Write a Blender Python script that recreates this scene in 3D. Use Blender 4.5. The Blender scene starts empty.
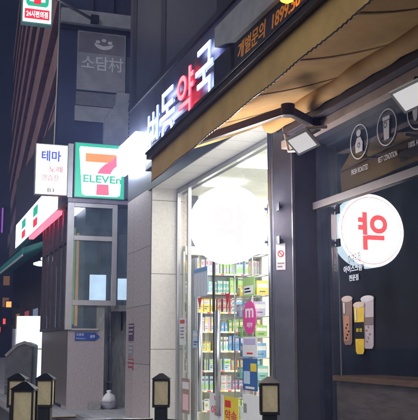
import bpy, bmesh, math, random
from mathutils import Vector, Matrix
random.seed(7)
S = bpy.context.scene
COL = S.collection
R = math.radians

# ------------------------------------------------------------------ camera
cam_d = bpy.data.cameras.new('camera'); cam = bpy.data.objects.new('camera', cam_d); COL.objects.link(cam)
YAW, PITCH = R(19.04), R(9.02)
fh = Vector((-math.cos(YAW), math.sin(YAW), 0)); rt = Vector((math.sin(YAW), math.cos(YAW), 0)); zz = Vector((0, 0, 1))
fw = fh*math.cos(PITCH) + zz*math.sin(PITCH); up = -fh*math.sin(PITCH) + zz*math.cos(PITCH)
m = Matrix((rt, up, -fw)).transposed().to_4x4(); m.translation = Vector((0, -4.23, 1.5)); cam.matrix_world = m
cam_d.sensor_fit = 'HORIZONTAL'; cam_d.sensor_width = 36; cam_d.lens = 850/418*36; cam_d.clip_end = 900; cam_d.clip_start = .05
S.camera = cam

# ------------------------------------------------------------------ sky, street glow, exposure
W = bpy.data.worlds.new('World'); S.world = W; W.use_nodes = True
nt = W.node_tree; bg = nt.nodes['Background']
sk = nt.nodes.new('ShaderNodeTexSky'); sk.sky_type = 'NISHITA'; sk.sun_disc = False
SUN_EL, SUN_AZ = R(33), R(140)
sk.sun_elevation = SUN_EL; sk.sun_rotation = SUN_AZ; sk.air_density = 2.5; sk.ozone_density = 8; sk.dust_density = .2
nt.links.new(sk.outputs[0], bg.inputs[0]); bg.inputs[1].default_value = 0.017
sd = bpy.data.lights.new('sun', 'SUN'); sun = bpy.data.objects.new('sun', sd); COL.objects.link(sun)
sd.energy = 0.92; sd.angle = R(50); sd.color = (1.0, .93, .87)
sdir = Vector((math.sin(SUN_AZ)*math.cos(SUN_EL), math.cos(SUN_AZ)*math.cos(SUN_EL), math.sin(SUN_EL)))
sun.rotation_euler = sdir.to_track_quat('Z', 'Y').to_euler(); sun.location = sdir*40
S.view_settings.view_transform = 'Standard'; S.view_settings.look = 'None'
S.view_settings.exposure = 0.9; S.view_settings.gamma = 1; S.view_settings.use_curve_mapping = False
S.render.engine = 'CYCLES'; S.cycles.use_adaptive_sampling = True; S.cycles.adaptive_threshold = .025; S.cycles.use_denoising = True
S.cycles.max_bounces = 6; S.cycles.transparent_max_bounces = 12; S.cycles.sample_clamp_indirect = 4
S.cycles.caustics_reflective = False; S.cycles.caustics_refractive = False

# ------------------------------------------------------------------ materials
MATS = {}
def mat(name, col, rough=.6, metal=0., var=.18, scale=6., bump=0., spec=.5, stretch=None):
    if name in MATS: return MATS[name]
    M = bpy.data.materials.new(name); M.use_nodes = True; n = M.node_tree; p = n.nodes['Principled BSDF']
    p.inputs['Roughness'].default_value = rough; p.inputs['Metallic'].default_value = metal
    p.inputs['Specular IOR Level'].default_value = spec
    tc = n.nodes.new('ShaderNodeTexCoord'); nz = n.nodes.new('ShaderNodeTexNoise')
    nz.inputs['Scale'].default_value = scale; nz.inputs['Detail'].default_value = 6; nz.inputs['Roughness'].default_value = .65
    if stretch:
        mp = n.nodes.new('ShaderNodeMapping'); mp.inputs['Scale'].default_value = stretch
        n.links.new(tc.outputs['Object'], mp.inputs[0]); n.links.new(mp.outputs[0], nz.inputs['Vector'])
    else: n.links.new(tc.outputs['Object'], nz.inputs['Vector'])
    rp = n.nodes.new('ShaderNodeValToRGB'); rp.color_ramp.elements[0].position = .3; rp.color_ramp.elements[1].position = .7
    rp.color_ramp.elements[0].color = (*[c*(1-var) for c in col], 1); rp.color_ramp.elements[1].color = (*[min(1, c*(1+var)) for c in col], 1)
    n.links.new(nz.outputs['Fac'], rp.inputs[0]); n.links.new(rp.outputs[0], p.inputs['Base Color'])
    if bump:
        b = n.nodes.new('ShaderNodeBump'); b.inputs['Strength'].default_value = bump; b.inputs['Distance'].default_value = .01
        n2 = n.nodes.new('ShaderNodeTexNoise'); n2.inputs['Scale'].default_value = scale*8; n2.inputs['Detail'].default_value = 4
        n.links.new(tc.outputs['Object'], n2.inputs['Vector'])
        n.links.new(n2.outputs['Fac'], b.inputs['Height']); n.links.new(b.outputs[0], p.inputs['Normal'])
    MATS[name] = M; return M
def emi(name, col, s):
    if name in MATS: return MATS[name]
    M = bpy.data.materials.new(name); M.use_nodes = True; p = M.node_tree.nodes['Principled BSDF']
    p.inputs['Base Color'].default_value = (*[c*.7 for c in col], 1); p.inputs['Roughness'].default_value = .4
    p.inputs['Emission Color'].default_value = (*col, 1); p.inputs['Emission Strength'].default_value = s
    MATS[name] = M; return M
def glass(name, tint, refl, rough=.02, painted_refl=0., painted_refl_col=(.3, .35, .45)):
    M = bpy.data.materials.new(name); M.use_nodes = True; n = M.node_tree; n.nodes.remove(n.nodes['Principled BSDF'])
    out = n.nodes['Material Output']; t = n.nodes.new('ShaderNodeBsdfTransparent'); t.inputs[0].default_value = (*tint, 1)
    g = n.nodes.new('ShaderNodeBsdfGlossy'); g.inputs['Roughness'].default_value = rough; g.inputs[0].default_value = (1, 1, 1, 1)
    lw = n.nodes.new('ShaderNodeFresnel'); lw.inputs[0].default_value = refl
    mx = n.nodes.new('ShaderNodeMixShader'); ge = n.nodes.new('ShaderNodeNewGeometry'); sb = n.nodes.new('ShaderNodeMath'); sb.operation = 'SUBTRACT'; sb.inputs[0].default_value = 1; n.links.new(ge.outputs['Backfacing'], sb.inputs[1])
    mu = n.nodes.new('ShaderNodeMath'); mu.operation = 'MULTIPLY'; n.links.new(lw.outputs[0], mu.inputs[0]); n.links.new(sb.outputs[0], mu.inputs[1])
    n.links.new(mu.outputs[0], mx.inputs[0])
    n.links.new(t.outputs[0], mx.inputs[1]); n.links.new(g.outputs[0], mx.inputs[2]); last = mx
    if painted_refl:
        d = n.nodes.new('ShaderNodeBsdfDiffuse'); d.inputs[0].default_value = (*painted_refl_col, 1)  # patchy diffuse tint painted in for pale reflections in the glass
        tc = n.nodes.new('ShaderNodeTexCoord'); nz = n.nodes.new('ShaderNodeTexNoise'); nz.inputs['Scale'].default_value = 2.2; nz.inputs['Detail'].default_value = 7
        n.links.new(tc.outputs['Object'], nz.inputs['Vector'])
        mr = n.nodes.new('ShaderNodeMapRange'); mr.inputs[1].default_value = .3; mr.inputs[2].default_value = .75
        mr.inputs[3].default_value = painted_refl*.4; mr.inputs[4].default_value = painted_refl*1.5
        n.links.new(nz.outputs['Fac'], mr.inputs[0]); m2 = n.nodes.new('ShaderNodeMixShader')
        n.links.new(mr.outputs[0], m2.inputs[0]); n.links.new(last.outputs[0], m2.inputs[1]); n.links.new(d.outputs[0], m2.inputs[2]); last = m2
    n.links.new(last.outputs[0], out.inputs[0]); MATS[name] = M; return M
def tiles(name, col, joint, w, h, axes=(0, 2), offset=0., rough=.4, var=.15, nscale=30.):
    """stone or floor tiles in a grid with thin joints, over two object axes"""
    M = bpy.data.materials.new(name); M.use_nodes = True; n = M.node_tree; p = n.nodes['Principled BSDF']; p.inputs['Roughness'].default_value = rough
    tc = n.nodes.new('ShaderNodeTexCoord'); sp = n.nodes.new('ShaderNodeSeparateXYZ'); cb = n.nodes.new('ShaderNodeCombineXYZ')
    n.links.new(tc.outputs['Object'], sp.inputs[0])
    n.links.new(sp.outputs[axes[0]], cb.inputs[0]); n.links.new(sp.outputs[axes[1]], cb.inputs[1])
    br = n.nodes.new('ShaderNodeTexBrick'); br.offset = offset; br.inputs['Scale'].default_value = 1
    br.inputs['Brick Width'].default_value = w; br.inputs['Row Height'].default_value = h; br.inputs['Mortar Size'].default_value = .006
    br.inputs['Color1'].default_value = (*col, 1); br.inputs['Color2'].default_value = (*[c*(1-var*.6) for c in col], 1); br.inputs['Mortar'].default_value = (*joint, 1)
    n.links.new(cb.outputs[0], br.inputs['Vector'])
    nz = n.nodes.new('ShaderNodeTexNoise'); nz.inputs['Scale'].default_value = nscale; nz.inputs['Detail'].default_value = 8; n.links.new(tc.outputs['Object'], nz.inputs['Vector'])
    mr = n.nodes.new('ShaderNodeMapRange'); mr.inputs[1].default_value = .3; mr.inputs[2].default_value = .7; mr.inputs[3].default_value = 1-var; mr.inputs[4].default_value = 1+var
    n.links.new(nz.outputs['Fac'], mr.inputs[0]); vm = n.nodes.new('ShaderNodeVectorMath'); vm.operation = 'SCALE'
    n.links.new(br.outputs['Color'], vm.inputs[0]); n.links.new(mr.outputs[0], vm.inputs['Scale']); n.links.new(vm.outputs[0], p.inputs['Base Color'])
    MATS[name] = M; return M

DARK = mat('dark_panel', (.048, .05, .075), .45, var=.25, scale=3, bump=.05)
SEAM_AND_SHADE = mat('seam_and_shade', (.012, .012, .02), .5)
NAVY = mat('navy_wall', (.03, .035, .07), .6, var=.3, scale=2)
MARBLE = tiles('marble_tile', (.66, .63, .6), (.12, .11, .11), 3.0, 1.42, (1, 2), nscale=26, var=.08)
PILST = tiles('pilaster_stone', (.55, .47, .46), (.16, .14, .14), 4.0, 1.13, (0, 2), rough=.5, var=.2, nscale=18)
SOFFIT = tiles('soffit_tile', (.8, .78, .8), (.3, .3, .3), .62, .62, (0, 1), rough=.55, var=.05)
COLM = mat('column_metal', (.12, .125, .16), .4, .2, .2, 4, spec=.5)
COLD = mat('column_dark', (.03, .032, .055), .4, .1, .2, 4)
STEEL = mat('brushed_steel', (.45, .46, .5), .3, .9, .12, 30)
ALU = mat('grey_aluminium', (.25, .24, .27), .4, .5, .15, 8)
TAN = mat('awning_fabric', (.57, .37, .13), .9, var=.14, scale=3, bump=.3)
SEAMF = mat('awning_seam', (.3, .19, .08), .9)
CASS = mat('cassette_navy', (.03, .03, .05), .45)
CREAM = mat('cream_beam', (.5, .43, .38), .5, var=.12, scale=8)
BLACK = mat('black_metal', (.012, .012, .014), .4, .2, .3, 10)
BRONZE = mat('arm_metal', (.07, .055, .05), .4, .4)
WHITEP = mat('white_paint', (.75, .75, .76), .5, var=.06)
INTW = mat('interior_white', (.84, .83, .76), .6, var=.05)
WOOD = mat('wood_front', (.32, .21, .15), .5, var=.35, scale=3, stretch=(1, 1, 7))
WOODO = mat('orange_wood', (.42, .2, .085), .4, var=.25, scale=4, stretch=(1, 8, 8))
CAFEW = mat('cafe_wall', (.02, .03, .05), .6, var=.3, scale=2)
STUCCO = mat('stucco_wall', (.45, .39, .4), .85, var=.15, scale=22, bump=.5)
CONC = mat('stained_concrete', (.3, .3, .28), .85, var=.35, scale=5, bump=.4, stretch=(3, 3, .6))
SIDING = mat('metal_siding', (.36, .31, .29), .34, .5, .25, 12, stretch=(6, 6, .6))
GREYM = mat('mullion_metal', (.04, .036, .045), .5, .1)
MAUVE = mat('window_frame_metal', (.48, .45, .45), .45, .3, .1, 6)
DBLUE = mat('dark_blue_wall', (.028, .034, .085), .7, var=.3, scale=1.2)
PARAPET = mat('pale_parapet', (.3, .31, .33), .8, var=.2, scale=3)
BANNER = mat('banner_cloth', (.3, .3, .33), .8, var=.2, scale=2.5)
BANNERD = mat('banner_dark', (.19, .17, .2), .8, var=.2, scale=3)
BANNERW = mat('banner_print', (.65, .65, .7), .8, var=.1)
TOWERW = mat('tower_wall', (.02, .018, .028), .8)
BAND = mat('balcony_band', (.55, .31, .27), .8, var=.3, scale=.5)
CREAMP = mat('lantern_panel', (.62, .53, .32), .5, var=.22, scale=9, bump=.1)
TEAL = mat('teal_awning', (.03, .32, .28), .7, var=.2, scale=4)
ASPH = mat('asphalt', (.05, .05, .055), .8, var=.3, scale=30, bump=.4)
PAVE = tiles('pavement_tile', (.5, .49, .49), (.12, .12, .12), .4, .4, (0, 1), rough=.7, nscale=9)
YELLOW = mat('yellow_paint', (.62, .32, .03), .7, var=.3, scale=12)
KERB = mat('kerb_stone', (.32, .31, .31), .8, var=.25, scale=18)
BAGW = mat('sack_white', (.8, .78, .8), .7, var=.1, scale=8)
BAGG = mat('sack_grey', (.3, .3, .36), .7, var=.2, scale=8)
BLUEP = mat('blue_sign_paint', (.02, .07, .36), .4, var=.1)
WLET = mat('white_lettering', (.75, .75, .78), .5, var=.03)
ORL = mat('orange_lettering', (.75, .3, .04), .5, var=.05)
PALECL = mat('pale_lettering', (.5, .5, .52), .6, var=.1)
RED = mat('red_print', (.65, .03, .04), .5, var=.05)
GREY = mat('grey_print', (.25, .24, .26), .6)
YELP = mat('yellow_print', (.75, .6, .04), .5, var=.05)
MAG = mat('magenta_print', (.7, .07, .3), .5, var=.05)
BROWNP = mat('brown_print', (.35, .23, .2), .6, var=.1)
BLUEPR = mat('poster_blue', (.04, .12, .33), .5, var=.1)
TARP = mat('grey_tarp', (.12, .12, .13), .6, var=.3, scale=5, bump=.2)
SHOPG = glass('pharmacy_glass', (.96, .98, .98), 1.35)
CAFEG = glass('cafe_glass', (.8, .84, .88), 1.75, painted_refl=.035, painted_refl_col=(.25, .32, .45))
TRANG = glass('transom_glass', (.8, .84, .88), 1.4, painted_refl=.05, painted_refl_col=(.25, .32, .45))
BOOTHG = glass('booth_glass', (.6, .68, .78), 1.9, painted_refl=.14, painted_refl_col=(.4, .5, .52))
E_WHITE = emi('lit_white', (.78, .88, 1), 22.)
E_DISC = emi('lit_disc', (1, .98, .95), 18.)
E_DISCR = emi('lit_disc_red', (1, .051, .053), 10.)
E_DISCRIM = emi('lit_disc_rim', (.7, .88, 1), 3.2)
E_CAFED = emi('lit_cafe_disc', (1, .97, .97), 1.6)
E_CAFER = emi('lit_cafe_red', (.9, .05, .1), .9)
E_LET = emi('lit_letter', (.85, .91, 1), 7.)
E_LETB = emi('lit_letter_edge', (.06, .13, 1), 2.2)
E_LETR = emi('lit_letter_red', (1, .045, .05), 6.)
E_LETRC = emi('lit_letter_red_edge', (1, .02, .06), 1.6)
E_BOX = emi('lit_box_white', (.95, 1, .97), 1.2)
E_BOXY = emi('lit_box_cream', (.93, 1, .68), .95)
E_GREEN = emi('lit_green', (.02, .42, .25), .6)
E_ORANGE = emi('lit_orange', (1, .24, .06), .7)
E_RED = emi('lit_red', (.9, .03, .05), .7)
E_PINKRED = emi('lit_pink_red', (1, .12, .2), .7)
E_BLUE = emi('lit_blue_ink', (.05, .08, .6), .5)
E_INK = emi('lit_dark_ink', (.08, .08, .07), .4)
E_CEIL = emi('ceiling_panel', (1, .96, .84), 15.)
E_BULB = emi('yellow_bulb', (1, .42, .008), 14.)
E_FLOOD = emi('flood_face', (1, .97, .97), .3)
E_NEON = emi('red_neon', (1, .08, .12), 2.2)
E_WIN = emi('lit_pane', (.9, .97, 1), 1.3)
E_WARMWIN = emi('warm_pane', (1, .5, .2), .05)
E_COLDWIN = emi('cold_pane', (.55, .75, 1), .08)
E_YTXT = emi('lit_yellow_ink', (1, .75, .1), 1.2)

# ------------------------------------------------------------------ builders
class Fr:
    """frame: s along u, d outwards along w, z up"""
    def __init__(s, o, u, w): s.o = Vector(o); s.u = Vector(u).normalized(); s.w = Vector(w).normalized()
    def p(s, a, d, z): return s.o + s.u*a + s.w*d + Vector((0, 0, z))
A = Fr((0, 0, 0), (1, 0, 0), (0, -1, 0))
OB = (-20.02, -.8, 0); B = Fr(OB, (0, 1, 0), (1, 0, 0))
class MB:
    def __init__(s): s.bm = bmesh.new()
    def poly(s, pts, mi=0):
        f = s.bm.faces.new([s.bm.verts.new(p) for p in pts]); f.material_index = mi; return s
    def hexa(s, b, t, mi=0):
        vb = [s.bm.verts.new(p) for p in b]; vt = [s.bm.verts.new(p) for p in t]; n = len(b)
        fs = [s.bm.faces.new(vb[::-1]), s.bm.faces.new(vt)] + [s.bm.faces.new((vb[i], vb[(i+1) % n], vt[(i+1) % n], vt[i])) for i in range(n)]
        for f in fs: f.material_index = mi
        return s
    def box(s, F, s0, s1, d0, d1, z0, z1, mi=0):
        return s.hexa([F.p(s0, d0, z0), F.p(s1, d0, z0), F.p(s1, d1, z0), F.p(s0, d1, z0)], [F.p(s0, d0, z1), F.p(s1, d0, z1), F.p(s1, d1, z1), F.p(s0, d1, z1)], mi)
    def prism(s, F, pts, d0, d1, mi=0):
        return s.hexa([F.p(a, d0, z) for a, z in pts], [F.p(a, d1, z) for a, z in pts], mi)
    def tube(s, pts, r, seg=10, mi=0, cap=True, smooth=True):
        pts = [Vector(p) for p in pts]; rs = r if isinstance(r, (list, tuple)) else [r]*len(pts); rings = []
        for i, p in enumerate(pts):
            t = (pts[min(i+1, len(pts)-1)] - pts[max(i-1, 0)]).normalized()
            a = t.cross(Vector((0, 0, 1))); a = a if a.length > 1e-3 else t.cross(Vector((1, 0, 0))); a.normalize(); b = t.cross(a)
            rings.append([s.bm.verts.new(p + (a*math.cos(k*2*math.pi/seg) + b*math.sin(k*2*math.pi/seg))*rs[i]) for k in range(seg)])
        for i in range(len(rings)-1):
            for k in range(seg):
                f = s.bm.faces.new((rings[i][k], rings[i][(k+1) % seg], rings[i+1][(k+1) % seg], rings[i+1][k])); f.material_index = mi; f.smooth = smooth
        if cap:
            for q in (rings[0][::-1], rings[-1]): s.bm.faces.new(q).material_index = mi
        return s
    def bar(s, a, b, w, h, mi=0):
        """square bar from a to b"""
        a = Vector(a); b = Vector(b); t = (b-a).normalized(); x = t.cross(zz); x = x if x.length > 1e-3 else Vector((1, 0, 0)); x.normalize(); y = x.cross(t)
        c = [(-w/2, -h/2), (w/2, -h/2), (w/2, h/2), (-w/2, h/2)]
        return s.hexa([a+x*i+y*j for i, j in c], [b+x*i+y*j for i, j in c], mi)
    def lathe(s, o, prof, seg=24, mi=0, ax=None):
        o = Vector(o); ax = Vector(ax or (0, 0, 1)).normalized(); a = ax.orthogonal().normalized(); b = ax.cross(a)
        rings = [[s.bm.verts.new(o + ax*h + (a*math.cos(k*2*math.pi/seg)+b*math.sin(k*2*math.pi/seg))*max(r, 1e-4)) for k in range(seg)] for r, h in prof]
        for i in range(len(rings)-1):
            for k in range(seg):
                f = s.bm.faces.new((rings[i][k], rings[i][(k+1) % seg], rings[i+1][(k+1) % seg], rings[i+1][k])); f.material_index = mi; f.smooth = True
        for q in (rings[0][::-1], rings[-1]): s.bm.faces.new(q).material_index = mi
        return s
    def build(s, name, mats, parent=None, bevel=0.):
        if bevel:
            bmesh.ops.bevel(s.bm, geom=list(s.bm.edges), offset=bevel, segments=2, affect='EDGES', profile=.6, clamp_overlap=True)
        bmesh.ops.recalc_face_normals(s.bm, faces=s.bm.faces)
        if parent is not None:
            L = root_loc(parent)
            for v in s.bm.verts: v.co -= L
        me = bpy.data.meshes.new(name); s.bm.to_mesh(me); s.bm.free()
        for mm in (mats if isinstance(mats, (list, tuple)) else [mats]): me.materials.append(mm)
        o = bpy.data.objects.new(name, me); COL.objects.link(o); o.parent = parent; return o
def root_loc(o):
    L = Vector((0, 0, 0))
    while o is not None: L += o.location; o = o.parent
    return L
def props(o, label, cat, group=None):
    o['label'] = label; o['category'] = cat
    if group: o['group'] = group
    return o
def thing(name, label, cat, loc=(0, 0, 0), group=None):
    o = bpy.data.objects.new(name, None); COL.objects.link(o); o.location = loc; o.empty_display_size = .1
    return props(o, label, cat, group)
def struct(name, mb, mm):
    o = mb.build(name, mm); o['kind'] = 'structure'; return o
def copy_tree(o, parent=None):
    c = o.copy(); COL.objects.link(c); c.parent = parent
    for ch in list(o.children): copy_tree(ch, c)
    return c
def text_into(mb, F, body, s0, s1, z0, z1, d, ext=.004, bold=0., mi=0, mi_side=None, shear=0., spacing=1.):
    """lettering stretched to fill a rectangle of a frame"""
    c = bpy.data.curves.new('lettering', 'FONT'); c.body = body; c.resolution_u = 4; c.offset = bold; c.shear = shear; c.align_x = 'CENTER'; c.space_character = spacing; c.space_line = .95
    o = bpy.data.objects.new('lettering', c); COL.objects.link(o); dg = bpy.context.evaluated_depsgraph_get()
    me = bpy.data.meshes.new_from_object(o.evaluated_get(dg)); bpy.data.objects.remove(o); bpy.data.curves.remove(c)
    xs = [v.co.x for v in me.vertices]; ys = [v.co.y for v in me.vertices]; x0, x1, y0, y1 = min(xs), max(xs), min(ys), max(ys)
    fx = lambda v: s0 + (v.x-x0)/(x1-x0)*(s1-s0); fz = lambda v: z0 + (v.y-y0)/(y1-y0)*(z1-z0)
    b2 = bmesh.new(); b2.from_mesh(me); bmesh.ops.remove_doubles(b2, verts=b2.verts, dist=1e-5)
    vm = {}
    for v in b2.verts: vm[v] = (mb.bm.verts.new(F.p(fx(v.co), d+ext, fz(v.co))), mb.bm.verts.new(F.p(fx(v.co), d, fz(v.co))))
    for f in b2.faces:
        try: mb.bm.faces.new([vm[v][0] for v in f.verts]).material_index = mi
        except ValueError: pass
    for e in b2.edges:
        if len(e.link_faces) == 1:
            a, b = e.verts
            try: mb.bm.faces.new((vm[a][0], vm[b][0], vm[b][1], vm[a][1])).material_index = mi if mi_side is None else mi_side
            except ValueError: pass
    b2.free(); bpy.data.meshes.remove(me); return mb
def rounded(x0, x1, z0, z1, r, n=6):
    out = []
    for cx, cz, a0 in ((x1-r, z1-r, 0), (x0+r, z1-r, 90), (x0+r, z0+r, 180), (x1-r, z0+r, 270)):
        for k in range(n+1): a = R(a0+90*k/n); out.append((cx+r*math.cos(a), cz+r*math.sin(a)))
    return out
def ell(cx, cz, rx, rz, n=40): return [(cx+rx*math.cos(k*2*math.pi/n), cz+rz*math.sin(k*2*math.pi/n)) for k in range(n)]
def ring(mb, F, cx, cz, r0, r1, d, n=48, mi=0):
    for k in range(n):
        a, b = k*2*math.pi/n, (k+1)*2*math.pi/n
        mb.poly([F.p(cx+r*math.cos(t), d, cz+r*math.sin(t)) for r, t in ((r0, a), (r1, a), (r1, b), (r0, b))], mi)

# ================================================================== SETTING
struct('road', MB().poly([(-300, -300, 0), (300, -300, 0), (300, 300, 0), (-300, 300, 0)]), ASPH)
mb = MB(); mb.hexa([(-140, -1.9, -.1), (-18.3, -1.9, -.1), (-18.3, 20, -.1), (-140, 20, -.1)], [(-140, -1.9, .02), (-18.3, -1.9, .02), (-18.3, 20, .02), (-140, 20, .02)])
mb.hexa([(-18.1, -.75, -.1), (-2, -.75, -.1), (-2, 6, -.1), (-18.1, 6, -.1)], [(-18.1, -.75, .06), (-2, -.75, .06), (-2, 6, .06), (-18.1, 6, .06)])
struct('pavement', mb, PAVE)
mb = MB(); mb.hexa([(-140, -2.1, -.1), (-18.3, -2.1, -.1), (-18.3, -1.903, -.1), (-140, -1.903, -.1)], [(-140, -2.1, .035), (-18.3, -2.1, .035), (-18.3, -1.903, .035), (-140, -1.903, .035)])
mb.hexa([(-18.1, -.92, -.1), (-2, -.92, -.1), (-2, -.753, -.1), (-18.1, -.753, -.1)], [(-18.1, -.92, .075), (-2, -.92, .075), (-2, -.753, .075), (-18.1, -.753, .075)])
struct('kerb', mb, KERB)
struct('road_marking', MB().poly([(-18.28, -1.9, .024), (-18.13, -1.9, .024), (-18.13, .2, .024), (-18.28, .2, .024)]), YELLOW)

# ================================================================== MAIN BUILDING (pharmacy and cafe fronts)
XL, XV, XC0, XC1, XE = -17.6, -15.634, -9.75, -9.4, -2.
GY, CGY = -.526, -.42           # depth of the two glass lines behind the facade
bd = thing('shop_building', 'dark panelled building with a glass pharmacy entrance and a cafe window', 'building', (-9, 0, 0))
mb = MB(); mb.box(A, XL, XE, -9, 0, 4.52, 16); mb.box(A, XL, XV-.04, -.95, -.723, .06, 4.52); mb.box(A, XC1, XE, -4.6, -.5, 4.02, 4.52)
mb.box(A, XL, XE, -9, -4.8, .06, 4.52); mb.box(A, XE-.2, XE, -4.8, 0, .06, 4.02)
mb.build('wall', DARK, bd)
mb = MB()
for x in (-17.15, -14.9, -11.7, -8.6, -5.4): mb.box(A, x-.16, x+.16, 0, .012, 6.62, 16)
mb.box(A, XL, XE, 0, .03, 6.5, 6.62); mb.box(A, XL, XE, 0, .02, 9.6, 9.66)
mb.build('seam', SEAM_AND_SHADE, bd)
mb = MB(); mb.prism(A, [(-11.65, 5.96), (-11.3, 5.9), (-10.95, 5.8), (XE, 5.8), (XE, 6.22), (-11.65, 6.26)], .002, .12); mb.build('ledge', PARAPET, bd)
mb = MB(); mb.box(A, -11.75, -11.05, .002, .1, 5.3, 5.78); mb.build('equipment_box', BLACK, bd, .01)
mb = MB(); mb.box(A, -13.4, -11.1, .002, .12, 5.05, 5.2); mb.box(A, -15.8, -14.2, .002, .1, 4.85, 4.98); mb.build('service_ledge', BLACK, bd, .01)
mb = MB(); mb.box(A, XL, XV-.04, -.72, .0, .06, 4.52); mb.build('pilaster', PILST, bd)
mb = MB(); mb.box(A, XV-.037, XV, -.62, .003, .06, 4.517); mb.build('marble_reveal', MARBLE, bd)
mb = MB(); mb.box(A, XV+.003, XC0, -.62, -.003, 4.49, 4.517); mb.build('soffit', SOFFIT, bd)
mb = MB(); mb.box(A, XV-.2, XC0+.05, .004, .03, 4.47, 4.62); mb.build('fascia_trim', COLD, bd)
mb = MB(); mb.box(A, XC0, XC0+.03, -.06, .02, .06, 4.52); mb.build('column', COLM, bd)
JA, JB, JC = (XC0+.03, .02), (XC0+.2, -.16), (XC1-.003, -.48)
mb = MB(); cp = [(XC0, -.063), JA, JB, (XC0, -.16)]; cp[1] = (XC0+.033, .018); mb.hexa([A.p(a, d, .06) for a, d in cp], [A.p(a, d, 4.52) for a, d in cp]); mb.build('jamb', COLM, bd)
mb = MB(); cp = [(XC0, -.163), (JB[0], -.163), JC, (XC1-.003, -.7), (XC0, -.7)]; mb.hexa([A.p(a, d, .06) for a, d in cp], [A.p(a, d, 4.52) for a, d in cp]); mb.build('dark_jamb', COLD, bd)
mb = MB(); mb.box(A, XC0+.197, XC0+.225, -.19, -.155, .06, 4.2); mb.build('trim_strip', ALU, bd)
mb = MB(); mb.box(A, XV+.003, XV+.08, GY-.03, GY+.03, .06, 4.48); mb.box(A, -14.93, -14.87, GY-.03, GY+.03, .06, 4.48)
mb.box(A, XC0-.1, XC0-.01, GY-.03, GY+.03, .06, 4.48); mb.box(A, XV+.08, XC0-.1, GY-.03, GY+.03, 4.4, 4.48); mb.build('window_frame', STEEL, bd)
mb = MB(); mb.tube([(XC0-.04, -.03, .1), (XC0-.04, -.03, 4.45)], .033); mb.build('downpipe', STEEL, bd)
for x0, x1 in ((XV+.08, -14.93), (-12.13, XC0-.1)):
    MB().box(A, x0, x1, GY-.006, GY+.006, .06, 4.4).build('window', SHOPG, bd)
MB().box(A, -14.87, -12.13, GY-.006, GY+.006, 3.05, 4.4).build('window', SHOPG, bd)
mb = MB(); mb.box(A, XV+.1, -14.95, GY-.2, GY-.17, .1, 3.1)
for k in range(9): mb.box(A, XV+.12+k*.062, XV+.15+k*.062, GY-.169, GY-.15, .1, 3.1)
mb.build('sliding_shutter', mat('shutter_steel', (.4, .42, .46), .35, .7, .2, 10, stretch=(8, 8, .5)), bd)
mb = MB(); mb.box(A, -13.52, -13.44, GY+.007, GY+.03, 2.05, 3.04); mb.build('door_closer', BLACK, bd)
for x0, x1, hx in ((-14.865, -13.51, -14.05), (-13.49, -12.135, -13.13)):
    dr = MB().box(A, x0, x1, GY-.006, GY+.006, .09, 3.04).build('door', SHOPG, bd)
    h = MB(); h.tube([A.p(hx, GY+.07, .38), A.p(hx, GY+.07, 2.05)], .042, 12)
    for z in (.55, 1.9): h.tube([A.p(hx, GY+.006, z), A.p(hx, GY+.07, z)], .016)
    h.build('handle', STEEL, dr)
    MB().box(A, x0, x1, GY-.02, GY+.02, .062, .088).build('bottom_rail', STEEL, dr)
    e = x1 if hx < -13.5 else x0
    MB().box(A, e-.03, e+.03, GY-.012, GY+.012, .095, 2.05).build('edge_strip', STEEL, dr)
mb = MB(); mb.box(A, XL-.3, XC1, -4.7, -4.6, .06, 4.5); mb.box(A, XL, XL+.05, -4.6, -.96, .06, 4.5); mb.box(A, XL+.05, XV-.04, -.99, -.955, .06, 4.5); mb.box(A, XC1-.05, XC1-.01, -4.6, -.71, .06, 4.5); mb.build('interior_wall', INTW, bd)
mb = MB(); mb.box(A, XL+.05, XC1-.05, -4.6, -.64, 4.4, 4.485); mb.build('ceiling', INTW, bd)
mb = MB(); mb.box(A, XL+.05, XC1-.05, -4.6, -.64, .061, .08); mb.build('floor', INTW, bd)
for x in (-16, -14.2, -12.4, -10.6):
    for y in (.95, 2.3, 3.8):
        MB().box(A, x-.3, x+.3, -y-.3, -y+.3, 4.37, 4.398).build('ceiling_light', E_CEIL, bd)
# cafe front
mb = MB(); mb.box(A, XC0+.3, XE, -.1, .02, 3.9, 4.0); mb.build('cream_beam', CREAM, bd, .004)
mb = MB(); mb.box(A, XC1+.003, XE, CGY-.04, CGY+.05, 3.15, 3.24); mb.box(A, -5.2, -5.1, CGY-.04, CGY+.05, .1, 3.15); mb.build('mullion', GREYM, bd, .004)
MB().box(A, XC1+.003, XE-.2, CGY-.008, CGY, 3.24, 4.0).build('transom_window', TRANG, bd)
MB().box(A, XC1+.003, XE-.2, CGY-.008, CGY, .1, 3.15).build('shop_window', CAFEG, bd)
mb = MB(); mb.box(A, XC1, XE-.2, -4.6, -.553, 3.95, 4.015); mb.box(A, XC1, XE-.2, -.55, -.103, 4.001, 4.018); mb.box(A, XC1, XE-.2, -4.75, -4.65, .06, 3.9); mb.box(A, XC1, XE-.2, -4.65, -.4, .061, .09); mb.box(A, XC1+.003, XC1+.02, -4.65, -.72, .09, 3.9); mb.build('cafe_interior', CAFEW, bd)

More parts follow.
